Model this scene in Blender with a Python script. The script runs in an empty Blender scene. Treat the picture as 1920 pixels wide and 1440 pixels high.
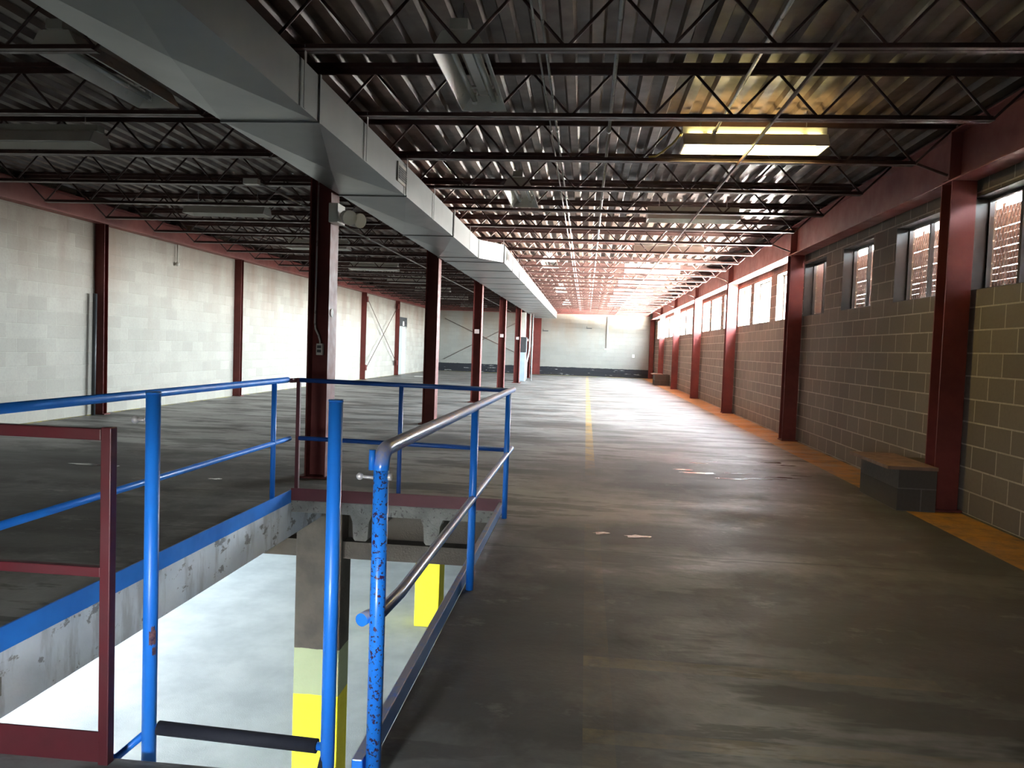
import bpy, bmesh, math, random
from mathutils import Vector, Matrix
random.seed(7)
S = bpy.context.scene
COL = S.collection
R = math.radians

# ------------------------------------------------------------------ camera
def setup_camera():
    F, yaw, pit, rol, h = 1450.0, R(5.39), R(2.72), R(2.03), 1.33
    w = Vector((-math.sin(yaw)*math.cos(pit), math.cos(yaw)*math.cos(pit), -math.sin(pit)))
    r0 = Vector((math.cos(yaw), math.sin(yaw), 0)); u0 = r0.cross(w)
    r = math.cos(rol)*r0 + math.sin(rol)*u0; u = -math.sin(rol)*r0 + math.cos(rol)*u0
    cam = bpy.data.cameras.new('camera'); co = bpy.data.objects.new('camera', cam); COL.objects.link(co)
    m = Matrix((r, u, -w)).transposed().to_4x4(); m.translation = Vector((0, 0, h)); co.matrix_world = m
    cam.sensor_width = 36; cam.lens = F/1920*36; cam.clip_start = .05; cam.clip_end = 300
    S.camera = co
setup_camera()

# ------------------------------------------------------------------ world: bright hazy sky over sunlit ground
SKY, GROUND, FARG = 95.0, 560.0, 42.0
W = bpy.data.worlds.new('sky'); S.world = W; W.use_nodes = True
nt = W.node_tree; nt.nodes.clear()
o_ = nt.nodes.new('ShaderNodeOutputWorld'); b_ = nt.nodes.new('ShaderNodeBackground')
tc = nt.nodes.new('ShaderNodeTexCoord'); sx = nt.nodes.new('ShaderNodeSeparateXYZ')
rp = nt.nodes.new('ShaderNodeValToRGB'); mr = nt.nodes.new('ShaderNodeMapRange')
mr.inputs['From Min'].default_value = -1; mr.inputs['From Max'].default_value = 1
nt.links.new(tc.outputs['Generated'], sx.inputs[0]); nt.links.new(sx.outputs['Z'], mr.inputs['Value'])
nt.links.new(mr.outputs[0], rp.inputs[0]); nt.links.new(rp.outputs[0], b_.inputs[0]); nt.links.new(b_.outputs[0], o_.inputs[0])
cr = rp.color_ramp
cr.elements[0].position = 0.0; cr.elements[0].color = (.85, .75, .67, 1)
cr.elements[1].position = 1.0; cr.elements[1].color = (.62, .80, 1.0, 1)
e = cr.elements.new(.48); e.color = (.93, .86, .80, 1)
e = cr.elements.new(.53); e.color = (.90, .96, 1.0, 1)
def span(a, b, v0, v1):
    n = nt.nodes.new('ShaderNodeMapRange'); n.inputs['From Min'].default_value = a; n.inputs['From Max'].default_value = b
    n.inputs['To Min'].default_value = v0; n.inputs['To Max'].default_value = v1; nt.links.new(sx.outputs['Z'], n.inputs['Value']); return n.outputs[0]
# sunlit pavement close to the building, darker distance towards the horizon, bright sky above it
ad = nt.nodes.new('ShaderNodeMath'); ad.operation = 'ADD'
nt.links.new(span(-.17, -.10, GROUND, 0), ad.inputs[0]); nt.links.new(span(-.02, .02, FARG, SKY), ad.inputs[1]); nt.links.new(ad.outputs[0], b_.inputs[1])
S.view_settings.view_transform = 'Standard'; S.view_settings.look = 'None'
S.view_settings.exposure = 1.35; S.view_settings.gamma = 1; S.view_settings.use_curve_mapping = False
S.cycles.max_bounces = 10; S.cycles.diffuse_bounces = 7; S.cycles.glossy_bounces = 4
S.cycles.transparent_max_bounces = 12; S.cycles.sample_clamp_indirect = 8
S.cycles.use_denoising = True; S.cycles.caustics_reflective = False; S.cycles.caustics_refractive = False
def portal(name, loc, rot, sx_, sy_):       # sampling guide for the daylight that comes through an opening
    l = bpy.data.lights.new(name, 'AREA'); l.shape = 'RECTANGLE'; l.size = sx_; l.size_y = sy_; l.cycles.is_portal = True
    o = bpy.data.objects.new(name, l); COL.objects.link(o); o.location = loc; o.rotation_euler = rot
    return o

# ------------------------------------------------------------------ layout (metres, camera stands over x=0 y=0)
XR, XL, YF, YB = 3.40, -7.95, 39.4, -1.0          # wall faces
ZD, ZTC, ZBC = 3.48, 3.43, 3.08                   # deck, joist chords
COLY = [7.2 + 5.37*k for k in range(6)]
JY = [12.65 + 1.3375*k for k in range(-8, 20)]
OX0, OX1, OY0, OY1 = -2.40, -0.62, 2.24, 6.20     # floor opening
ZL = -3.3

# ------------------------------------------------------------------ materials
class NT:
    def __init__(s, name):
        s.m = bpy.data.materials.new(name); s.m.use_nodes = True; s.t = s.m.node_tree; s.t.nodes.clear()
        s.out = s.t.nodes.new('ShaderNodeOutputMaterial'); s.p = s.t.nodes.new('ShaderNodeBsdfPrincipled')
        s.t.links.new(s.p.outputs[0], s.out.inputs[0])
        s.tc = s.t.nodes.new('ShaderNodeTexCoord').outputs['Object']
        sp = s.t.nodes.new('ShaderNodeSeparateXYZ'); s.t.links.new(s.tc, sp.inputs[0]); s.x, s.y, s.z = sp.outputs
    def lk(s, a, b): s.t.links.new(a, b)
    def put(s, sock, v):
        if isinstance(v, (int, float)): sock.default_value = v
        elif isinstance(v, tuple): sock.default_value = v if len(v) == len(sock.default_value) else v+(1,)
        else: s.lk(v, sock)
    def math(s, op, a, b=0.0, c=0.0, clamp=False):
        n = s.t.nodes.new('ShaderNodeMath'); n.operation = op; n.use_clamp = clamp
        for i, v in enumerate((a, b, c)): s.put(n.inputs[i], v)
        return n.outputs[0]
    def vec(s, x, y, z=0.0):
        n = s.t.nodes.new('ShaderNodeCombineXYZ')
        for i, v in enumerate((x, y, z)): s.put(n.inputs[i], v)
        return n.outputs[0]
    def scale(s, sx_, sy_, sz_):
        n = s.t.nodes.new('ShaderNodeMapping'); s.lk(s.tc, n.inputs[0]); n.inputs['Scale'].default_value = (sx_, sy_, sz_); return n.outputs[0]
    def noise(s, sc, det=4, rough=.55, v=None, off=0):
        n = s.t.nodes.new('ShaderNodeTexNoise'); n.inputs['Scale'].default_value = sc
        n.inputs['Detail'].default_value = det; n.inputs['Roughness'].default_value = rough
        s.lk(v if v is not None else s.tc, n.inputs['Vector']); return n.outputs[0]
    def ramp(s, f, a, b, lo=0.0, hi=1.0):
        n = s.t.nodes.new('ShaderNodeMapRange'); n.clamp = True; s.put(n.inputs[0], f)
        for i, v in enumerate((a, b, lo, hi)): n.inputs[i+1].default_value = v
        return n.outputs[0]
    def mix(s, f, a, b):
        n = s.t.nodes.new('ShaderNodeMix'); n.data_type = 'RGBA'
        s.put(n.inputs[0], f); s.put(n.inputs[6], a); s.put(n.inputs[7], b); return n.outputs[2]
    def bump(s, h, dist=.01, st=1.0):
        n = s.t.nodes.new('ShaderNodeBump'); n.inputs['Distance'].default_value = dist; n.inputs['Strength'].default_value = st
        s.lk(h, n.inputs['Height']); s.lk(n.outputs[0], s.p.inputs['Normal'])
    def band(s, v, a, b):   # 1 inside a..b
        return s.math('COMPARE', v, (a+b)/2, (b-a)/2)
    def set(s, col, rough=.5, metal=0.0, spec=.5):
        s.put(s.p.inputs['Base Color'], col); s.put(s.p.inputs['Roughness'], rough)
        s.put(s.p.inputs['Metallic'], metal); s.put(s.p.inputs['Specular IOR Level'], spec); return s.m

def paint(name, c1, c2=None, rough=.45, metal=0.0, sc=3.0, chip=None, chip_amt=.0, spec=.5, bump=0.0, chip_sc=38, rv=1.0):
    n = NT(name); c2 = c2 or tuple(v*.7 for v in c1)
    col = n.mix(n.ramp(n.noise(sc, 5), .35, .65), c1, c2)
    if chip:
        f = n.ramp(n.noise(chip_sc, 3, .6), .72-chip_amt, .745-chip_amt)
        col = n.mix(f, col, chip)
    rg = n.ramp(n.noise(sc*4, 3), .3, .7, rough-.08*rv, rough+.1*rv)
    if bump: n.bump(n.noise(60, 3), bump, .6)
    return n.set(col, rg, metal, spec)

def blocks(name, plane, c1, c2, mortar, rough=.85, stain=None, black=None, msize=.006, dirt=.5):
    n = NT(name)
    u = n.y if plane == 'y' else n.x
    br = n.t.nodes.new('ShaderNodeTexBrick'); n.lk(n.vec(u, n.z), br.inputs['Vector'])
    for k, v in (('Scale', 1.0), ('Mortar Size', msize), ('Mortar Smooth', .3), ('Bias', 0.0), ('Brick Width', .406), ('Row Height', .203)):
        br.inputs[k].default_value = v
    br.inputs['Color1'].default_value = c1+(1,); br.inputs['Color2'].default_value = c2+(1,); br.inputs['Mortar'].default_value = mortar+(1,)
    big = n.noise(.9, 5, .6); fine = n.noise(30, 4, .7)
    col = n.mix(n.ramp(big, .35, .7, 0, dirt), br.outputs[0], tuple(v*.62 for v in c1))
    col = n.mix(n.ramp(fine, .45, .75, 0, .35), col, tuple(v*.6 for v in c1))
    if stain:     # old water marks running down from the top of the wall
        f = n.math('MULTIPLY', n.ramp(n.noise(1.0, 4, .6, n.vec(u, n.math('MULTIPLY', n.z, .25))), .42, .68), n.ramp(n.z, 1.0, 2.7, 0, .75))
        col = n.mix(f, col, stain)
    if black:     # painted base band with a broken upper edge
        e = n.math('ADD', n.z, n.math('MULTIPLY', n.noise(3, 4, .7), .08))
        col = n.mix(n.math('LESS_THAN', e, black+.04), col, (.018, .02, .026))
        f = n.math('MULTIPLY', n.math('LESS_THAN', e, black-.02), n.ramp(n.noise(2.2, 4, .7, n.vec(n.math('MULTIPLY', u, .4), n.math('MULTIPLY', n.z, 4.0))), .60, .64))
        col = n.mix(f, col, (.45, .46, .45))
    h = n.math('ADD', n.math('MULTIPLY', br.outputs[1], -1.0), n.math('MULTIPLY', fine, .35))
    n.bump(h, .006, .8)
    return n.set(col, rough, 0, .3)

def floor_mat():
    n = NT('upper_concrete_floor')
    base = n.mix(n.ramp(n.noise(.8, 6, .6), .35, .68), (.255, .25, .235), (.165, .155, .14))
    base = n.mix(n.ramp(n.noise(14, 5, .65), .45, .72, 0, .5), base, (.29, .28, .26))
    st = n.noise(1.0, 5, .62, n.scale(.55, 1.9, 1))
    stain = n.ramp(st, .50, .57, 0, .85)
    st2 = n.noise(3.2, 5, .7, n.scale(.35, 1.6, 1)); stain = n.math('MAXIMUM', stain, n.ramp(st2, .53, .59, 0, .7))
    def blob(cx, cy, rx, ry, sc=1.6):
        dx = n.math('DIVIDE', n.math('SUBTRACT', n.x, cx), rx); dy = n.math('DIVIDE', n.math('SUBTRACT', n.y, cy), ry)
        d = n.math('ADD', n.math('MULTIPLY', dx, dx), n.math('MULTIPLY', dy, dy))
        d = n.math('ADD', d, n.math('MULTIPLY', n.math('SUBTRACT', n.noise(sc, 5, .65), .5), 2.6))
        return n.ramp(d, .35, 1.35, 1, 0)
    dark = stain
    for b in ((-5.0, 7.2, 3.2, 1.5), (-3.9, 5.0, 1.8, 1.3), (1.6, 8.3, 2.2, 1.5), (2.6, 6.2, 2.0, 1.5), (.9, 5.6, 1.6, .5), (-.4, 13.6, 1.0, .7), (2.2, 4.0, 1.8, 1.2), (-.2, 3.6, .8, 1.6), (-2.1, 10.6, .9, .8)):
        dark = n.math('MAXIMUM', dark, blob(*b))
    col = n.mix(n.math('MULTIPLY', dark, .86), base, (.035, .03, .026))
    pale = n.ramp(n.noise(2.4, 5, .7, n.scale(1, 1.4, 1)), .60, .80, 0, .5)
    col = n.mix(pale, col, (.42, .40, .37))
    wear = n.noise(5, 5, .75)
    # painted lines
    far = n.ramp(n.y, 8.6, 9.6, .10, .85)
    cl = n.math('MULTIPLY', n.math('MULTIPLY', n.band(n.x, .04, .15), n.ramp(wear, .30, .62, 1, .12)), far)
    gap = n.math('SUBTRACT', 1.0, n.band(n.y, 5.9, 8.2)); cl = n.math('MULTIPLY', cl, gap)
    col = n.mix(cl, col, (.55, .32, .04))
    bay = n.math('MAXIMUM', n.band(n.y, 3.22, 3.33), n.band(n.y, 2.58, 2.68))
    bay = n.math('MULTIPLY', n.math('MULTIPLY', bay, n.band(n.x, .04, 1.5)), n.ramp(wear, .4, .7, .16, 0))
    col = n.mix(bay, col, (.50, .33, .10))
    rs = n.math('MULTIPLY', n.band(n.x, 2.88, 3.36), n.ramp(wear, .42, .70, 1, .15))
    col = n.mix(rs, col, (.42, .19, .03))
    ls = n.math('MULTIPLY', n.band(n.x, -7.95, -7.86), n.ramp(wear, .42, .52, 1, 0))
    fs = n.math('MULTIPLY', n.band(n.y, 39.05, 39.4), n.ramp(wear, .40, .60, 1, 0))
    col = n.mix(n.math('MAXIMUM', ls, fs), col, (.60, .52, .06))
    # slab joints across the hall
    jn = n.math('PINGPONG', n.math('ADD', n.y, 1.0), 3.05)
    col = n.mix(n.math('MULTIPLY', n.math('LESS_THAN', jn, .012), .6), col, (.03, .03, .028))
    rough = n.ramp(n.noise(1.2, 5, .6, n.scale(.6, 1.5, 1)), .38, .66, .42, .62)
    rough = n.math('ADD', rough, n.math('MULTIPLY', dark, .10))
    n.bump(n.noise(25, 4), .004, .5)
    return n.set(col, rough, 0, .4)

def band_column_mat():
    n = NT('banded_concrete')
    con = n.mix(n.ramp(n.noise(5, 5), .4, .65), (.085, .073, .056), (.055, .048, .038))
    z = n.math('ADD', n.z, n.math('MULTIPLY', n.noise(7, 3), .02))
    col = n.mix(n.math('LESS_THAN', z, -1.56), con, (.36, .42, .25))
    col = n.mix(n.math('LESS_THAN', z, -2.0), col, (.80, .70, .03))
    f = n.math('MULTIPLY', n.ramp(n.noise(9, 4, .7), .70, .72), n.math('LESS_THAN', z, -2.0))
    col = n.mix(f, col, (.12, .10, .05))
    n.bump(n.noise(20, 4), .006, .6)
    return n.set(col, .7, 0, .35)

def chipped_white():
    n = NT('flaking_white_paint')
    a = n.mix(n.ramp(n.noise(3, 5), .35, .7), (.70, .75, .82), (.55, .60, .68))
    f = n.ramp(n.noise(4.5, 6, .72, n.scale(1, .7, 1.2)), .57, .60)
    drip = n.ramp(n.noise(3.0, 5, .65, n.scale(1, 2.2, .5)), .50, .62, 0, .55)
    a = n.mix(drip, a, (.30, .31, .34))
    col = n.mix(n.math('MULTIPLY', f, .8), a, (.17, .165, .175))
    f2 = n.ramp(n.noise(9, 6, .75), .66, .68)
    col = n.mix(f2, col, (.13, .11, .11))
    n.bump(n.noise(12, 5), .006, .7)
    return n.set(col, .75, 0, .3)

def worn_sheen_rail():  # worn tops also carry a painted pale sheen of the far windows
    n = NT('rail_paint_worn_with_sheen')
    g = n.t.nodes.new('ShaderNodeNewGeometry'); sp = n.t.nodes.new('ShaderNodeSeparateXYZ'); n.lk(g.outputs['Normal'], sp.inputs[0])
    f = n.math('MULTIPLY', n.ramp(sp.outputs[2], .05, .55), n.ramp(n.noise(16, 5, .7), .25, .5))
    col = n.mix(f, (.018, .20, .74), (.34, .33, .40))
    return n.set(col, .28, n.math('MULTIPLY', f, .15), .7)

M = {}
M['deck'] = paint('roof_deck_primer', (.150, .10, .076), (.085, .057, .044), .48, 0, 1.5)
M['joist'] = paint('dark_red_primer', (.085, .042, .036), (.05, .024, .021), .45)
M['beam'] = paint('red_oxide_beam', (.30, .085, .07), (.20, .055, .05), .5, 0, 1.2)
M['column'] = paint('maroon_column_paint', (.145, .028, .023), (.10, .020, .017), .55, spec=.3)
M['maroon'] = paint('red_rail_paint', (.095, .012, .017), (.07, .009, .013), .45)
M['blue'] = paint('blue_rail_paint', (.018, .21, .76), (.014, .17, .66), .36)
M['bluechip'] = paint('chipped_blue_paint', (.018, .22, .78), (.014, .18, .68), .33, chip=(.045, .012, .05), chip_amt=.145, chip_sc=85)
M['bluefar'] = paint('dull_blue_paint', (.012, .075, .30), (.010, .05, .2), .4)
M['bluewornsheen'] = worn_sheen_rail()
M['galv'] = paint('galvanised_duct', (.37, .39, .385), (.31, .33, .33), .40, .85, 1.2, rv=.15)
M['steel'] = paint('bare_conduit', (.60, .60, .58), (.5, .5, .5), .32, .35)
M['white'] = paint('white_enamel', (.80, .80, .76), (.72, .72, .68), .35)
M['offwhite'] = paint('dull_white_enamel', (.55, .55, .50), (.46, .46, .42), .5)
M['tube'] = paint('unlit_tube_glass', (.62, .64, .62), (.55, .57, .55), .18)
M['darkbox'] = paint('dark_grey_enamel', (.045, .05, .055), (.03, .034, .038), .5)
M['greybox'] = paint('grey_blue_enamel', (.40, .50, .56), (.34, .43, .50), .4)
M['foam'] = paint('black_foam', (.012, .012, .02), (.008, .008, .014), .8)
M['pipegreen'] = paint('dark_green_pipe', (.03, .045, .04), (.02, .03, .028), .5)
M['plate'] = paint('pink_white_plate', (.62, .50, .48), (.55, .44, .42), .5)
M['wallL'] = blocks('painted_block_left', 'y', (.42, .405, .36), (.35, .335, .295), (.52, .50, .45), .8, (.26, .19, .15), msize=.004, dirt=.35)
M['wallF'] = blocks('painted_block_far', 'x', (.30, .305, .28), (.27, .275, .255), (.34, .34, .32), .8, (.26, .20, .15), .42, msize=.004, dirt=.3)
M['wallR'] = blocks('bare_block_right', 'y', (.20, .165, .135), (.155, .128, .105), (.46, .40, .33), .9, msize=.008, dirt=.4)
M['pedestal'] = blocks('bare_block_pedestal', 'x', (.085, .07, .058), (.06, .05, .042), (.15, .13, .11), .9, dirt=.4)
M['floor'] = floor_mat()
M['lowfloor'] = paint('lower_concrete', (.58, .63, .62), (.45, .50, .50), .6, 0, 1.6, bump=.004)
M['lowconc'] = paint('lower_bare_concrete', (.085, .073, .056), (.06, .05, .04), .8, 0, 1.5, bump=.006)
M['stem'] = paint('whitewashed_concrete', (.24, .235, .21), (.15, .145, .13), .8, 0, 6, chip=(.10, .09, .08), chip_amt=.12, bump=.006)
M['edge'] = paint('raw_slab_edge', (.17, .16, .145), (.10, .095, .085), .85, 0, 4, bump=.006)
M['flake'] = chipped_white()
M['bandcol'] = band_column_mat()
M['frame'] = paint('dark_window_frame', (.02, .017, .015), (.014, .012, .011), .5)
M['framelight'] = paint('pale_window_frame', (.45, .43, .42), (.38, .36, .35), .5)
M['rust'] = paint('rusty_slats', (.06, .020, .008), (.035, .012, .006), .8, 0, 5)
M['rustpatch'] = paint('rust_scrape', (.22, .10, .09), (.04, .02, .06), .7, 0, 60)
M['wood'] = paint('stained_board', (.20, .11, .07), (.13, .075, .05), .6, 0, 4)
M['paper'] = paint('paper_litter', (.75, .75, .72), (.68, .68, .66), .7)
M['yellow'] = paint('yellowed_cable', (.55, .42, .10), (.45, .34, .09), .5)
def wet():
    n = NT('standing_water'); return n.set((.12, .115, .11), .17, 0, .8)
M['wet'] = wet()
def glass():
    m = bpy.data.materials.new('window_glass'); m.use_nodes = True; t = m.node_tree; t.nodes.clear()
    o = t.nodes.new('ShaderNodeOutputMaterial'); a = t.nodes.new('ShaderNodeBsdfTransparent'); g = t.nodes.new('ShaderNodeBsdfGlossy')
    x = t.nodes.new('ShaderNodeMixShader'); x.inputs[0].default_value = .06; g.inputs['Roughness'].default_value = .05
    a.inputs[0].default_value = (.93, .95, .95, 1)
    t.links.new(a.outputs[0], x.inputs[1]); t.links.new(g.outputs[0], x.inputs[2]); t.links.new(x.outputs[0], o.inputs[0]); return m
M['glass'] = glass()
def emis(name, col, st):
    m = bpy.data.materials.new(name); m.use_nodes = True; t = m.node_tree; t.nodes.clear()
    o = t.nodes.new('ShaderNodeOutputMaterial'); a = t.nodes.new('ShaderNodeEmission'); a.inputs[0].default_value = col+(1,); a.inputs[1].default_value = st
    t.links.new(a.outputs[0], o.inputs[0]); return m
M['lit'] = emis('burning_fluorescent_tube', (1.0, .80, .32), 34.0)

# ------------------------------------------------------------------ mesh helpers
LOC = {}
class MB:
    def __init__(s): s.v = []; s.f = []; s.sm = []
    def box(s, x0, x1, y0, y1, z0, z1):
        b = len(s.v)
        s.v += [(x, y, z) for z in (z0, z1) for y in (y0, y1) for x in (x0, x1)]
        for q in ((0, 2, 3, 1), (4, 5, 7, 6), (0, 1, 5, 4), (2, 6, 7, 3), (0, 4, 6, 2), (1, 3, 7, 5)):
            s.f.append(tuple(b+i for i in q)); s.sm.append(False)
        return s
    def tube(s, pts, r, n=12, cap=True):
        pts = [Vector(p) for p in pts]; b = len(s.v); rs = r if isinstance(r, (list, tuple)) else [r]*len(pts)
        prev = None
        for i, p in enumerate(pts):
            d = (pts[min(i+1, len(pts)-1)]-pts[max(i-1, 0)]).normalized()
            if prev is None:
                a = Vector((0, 0, 1)) if abs(d.z) < .9 else Vector((1, 0, 0)); prev = d.cross(a).normalized()
            else: prev = (prev - d*prev.dot(d)).normalized()
            c = d.cross(prev)
            for k in range(n):
                t = 2*math.pi*k/n; s.v.append(tuple(p + rs[i]*(math.cos(t)*prev+math.sin(t)*c)))
        for i in range(len(pts)-1):
            for k in range(n):
                s.f.append((b+i*n+k, b+i*n+(k+1) % n, b+(i+1)*n+(k+1) % n, b+(i+1)*n+k)); s.sm.append(n > 5)
        if cap:
            s.f.append(tuple(b+k for k in range(n))[::-1]); s.sm.append(False)
            s.f.append(tuple(b+(len(pts)-1)*n+k for k in range(n))); s.sm.append(False)
        return s
    def prism(s, poly, fn, a, b_):   # poly of (u,v); fn(u,v,t)->xyz at t=a and t=b_
        b = len(s.v); n = len(poly)
        s.v += [fn(u, v, a) for u, v in poly]+[fn(u, v, b_) for u, v in poly]
        for k in range(n): s.f.append((b+k, b+(k+1) % n, b+n+(k+1) % n, b+n+k)); s.sm.append(False)
        s.f.append(tuple(range(b, b+n))[::-1]); s.f.append(tuple(range(b+n, b+2*n))); s.sm += [False, False]
        return s
    def ball(s, c, r, n=10, sz=1.0):
        pts = []; rr = []
        for i in range(n+1):
            t = math.pi*i/n; pts.append((c[0], c[1], c[2]+r*sz*math.cos(t))); rr.append(max(r*math.sin(t), 1e-4))
        return s.tube(pts, rr, 14)
    def quad(s, *p):
        b = len(s.v); s.v += [tuple(q) for q in p]; s.f.append(tuple(range(b, b+len(p)))); s.sm.append(False); return s
    def build(s, name, mat, parent=None, bevel=0.0):
        o0 = LOC.get(parent, Vector((0, 0, 0))) if parent else Vector((0, 0, 0))
        me = bpy.data.meshes.new(name); me.from_pydata([tuple(Vector(v)-o0) for v in s.v], [], s.f); me.update()
        for p, q in zip(me.polygons, s.sm): p.use_smooth = q
        bm = bmesh.new(); bm.from_mesh(me); bmesh.ops.recalc_face_normals(bm, faces=bm.faces); bm.to_mesh(me); bm.free()
        me.materials.append(M[mat] if isinstance(mat, str) else mat)
        o = bpy.data.objects.new(name, me); COL.objects.link(o)
        if parent: o.parent = parent
        LOC[o] = o0
        if bevel:
            m = o.modifiers.new('bevel', 'BEVEL'); m.width = bevel; m.segments = 2; m.limit_method = 'ANGLE'
        return o
def tag(o, label=None, cat=None, group=None, kind=None):
    if label: o['label'] = label
    if cat: o['category'] = cat
    if group: o['group'] = group
    if kind: o['kind'] = kind
    return o
def thing(name, label, cat, loc, group=None, kind=None):
    o = bpy.data.objects.new(name, None); COL.objects.link(o); o.location = loc; o.empty_display_size = .1
    LOC[o] = Vector(loc); return tag(o, label, cat, group, kind)
def struct(o): o['kind'] = 'structure'; return o
def copy_tree(o, loc=None, parent=None):
    c = o.copy(); COL.objects.link(c)
    if parent: c.parent = parent
    if loc is not None: c.location = loc; LOC[c] = Vector(loc)
    for ch in list(KIDS(o)): copy_tree(ch, None, c)
    return c
def KIDS(o): return [x for x in COL.objects if x.parent == o]
ORD = ['first', 'second', 'third', 'fourth', 'fifth', 'sixth', 'seventh', 'eighth', 'ninth', 'tenth', 'eleventh', 'twelfth', 'thirteenth', 'fourteenth', 'fifteenth', 'sixteenth', 'seventeenth', 'eighteenth', 'nineteenth', 'twentieth', 'twenty-first', 'twenty-second', 'twenty-third', 'twenty-fourth', 'twenty-fifth', 'twenty-sixth', 'twenty-seventh', 'twenty-eighth', 'twenty-ninth', 'thirtieth']

# ------------------------------------------------------------------ structure: upper floor slab with its opening
m = MB()
m.box(XL-.2, OX0, YB, YF+.2, -.10, 0).box(OX1, XR+.2, YB, YF+.2, -.10, 0)
m.box(OX0, OX1, YB, OY0, -.10, 0).box(OX0, OX1, OY1, YF+.2, -.10, 0)
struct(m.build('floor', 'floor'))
# corrugated roof deck, ribs running down the hall
m = MB(); pitch = .20; x = XL-.2; prof = []
while x < XR+.3:
    prof += [(x, ZD+.045), (x+.085, ZD+.045), (x+.105, ZD), (x+.18, ZD)]; x += pitch
prof2 = prof + [(prof[-1][0], ZD+.12), (prof[0][0], ZD+.12)]
for i in range(len(prof)-1):
    a, b = prof[i], prof[i+1]
    m.quad((a[0], YB, a[1]), (b[0], YB, b[1]), (b[0], YF+.2, b[1]), (a[0], YF+.2, a[1]))
m.box(XL-.2, XR+.35, YB, YF+.2, ZD+.09, ZD+.14)
struct(m.build('ceiling', 'deck'))
# walls
struct(MB().box(XL-.2, XL, YB, YF+.2, 0, ZD+.09).build('wall_left', 'wallL'))
struct(MB().box(XL, XR, YF, YF+.2, 0, ZD+.09).build('wall_far', 'wallF'))
BD = (-1.22, -.72, .68, 1.18)      # unseen opening added close behind the camera to light the blue posts
struct(MB().box(XL-.2, BD[0], YB-.2, YB, ZL, ZD+.14).box(BD[1], XR+.2, YB-.2, YB, ZL, ZD+.14).box(BD[0], BD[1], YB-.2, YB, BD[3], ZD+.14).box(BD[0], BD[1], YB-.2, YB, ZL, BD[2]).build('wall_back', 'wallL'))
portal('added_back_opening_daylight', ((BD[0]+BD[1])/2, YB-.21, (BD[2]+BD[3])/2), (R(90), 0, 0), BD[1]-BD[0], BD[3]-BD[2])
SILL, HEAD = 1.98, 2.81
WIN = [(6.25, 7.36, 0), (7.98, 9.08, 0), (9.77, 10.87, 0), (11.61, 12.72, 0)]
for k in range(1, 6):
    y = COLY[k]
    for a, b in ((.38, 1.93), (2.40, 3.85), (4.18, 5.45)):
        if y+b < YF-.1: WIN.append((y+a+(.30 if k == 1 and a < 1 else 0), y+b, 1))
m = MB().box(XR, XR+.2, YB, YF+.2, 0, SILL).box(XR, XR+.2, YB, YF+.2, HEAD, ZD+.09)
y = YB
for a, b, c in WIN: m.box(XR, XR+.2, y, a, SILL, HEAD); y = b
m.box(XR, XR+.2, y, YF+.2, SILL, HEAD)
struct(m.build('wall_right', 'wallR'))

# windows
def diamond(y0, y1, z0, z1, x):
    m = MB(); st = .055; r = .0022
    n = int((y1-y0+(z1-z0))/st)+2
    for sgn in (1, -1):
        for i in range(n):
            c = y0-(z1-z0)*(.5 if sgn > 0 else -0)+i*st - (0 if sgn > 0 else 0)
            # line y = c + sgn*(z-z0)*.5
            za, zb = z0, z1
            f = lambda z: c+sgn*(z-z0)*.5
            ts = []
            for yy in (y0, y1):
                ts.append(z0+(yy-c)/(sgn*.5))
            lo, hi = min(ts), max(ts); za = max(z0, lo); zb = min(z1, hi)
            if zb-za < .01: continue
            m.tube([(x, f(za), za), (x, f(zb), zb)], r, 3, False)
    return m
for i, (a, b, bright) in enumerate(WIN):
    w = thing('window_%d' % (i+1), None, None, (XR+.16, (a+b)/2, SILL), kind='structure')
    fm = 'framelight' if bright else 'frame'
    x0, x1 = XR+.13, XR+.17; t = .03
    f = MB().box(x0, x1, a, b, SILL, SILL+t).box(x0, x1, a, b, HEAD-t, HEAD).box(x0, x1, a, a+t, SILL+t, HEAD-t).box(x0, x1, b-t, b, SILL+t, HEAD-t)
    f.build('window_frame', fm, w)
    MB().box(x0, x1, (a+b)/2-.02, (a+b)/2+.02, SILL+t, HEAD-t).build('mullion', fm, w)
    MB().box(x0+.015, x0+.019, a+t, (a+b)/2-.02, SILL+t, HEAD-t).build('pane', 'glass', w)
    MB().box(x0+.015, x0+.019, (a+b)/2+.02, b-t, SILL+t, HEAD-t).build('pane', 'glass', w)
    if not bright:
        MB().box(XR+.002, x0, b-.006, b-.001, SILL, HEAD).box(XR+.002, x0, a+.001, a+.006, SILL, HEAD).box(XR+.002, x0, a+.006, b-.006, HEAD-.006, HEAD-.001).box(XR+.002, x0, a+.006, b-.006, SILL+.001, SILL+.006).build('added_lining', 'frame', w)  # dark lining boards, added to darken the lit jambs
    if not bright and b > 5.6:
        diamond(a+t, b-t, SILL+t, HEAD-t, x1+.012).build('wire_mesh', 'frame', w)
    if bright: portal('window_daylight', (XR+.21, (a+b)/2, (SILL+HEAD)/2), (0, R(90), 0), HEAD-SILL, b-a)

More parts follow.
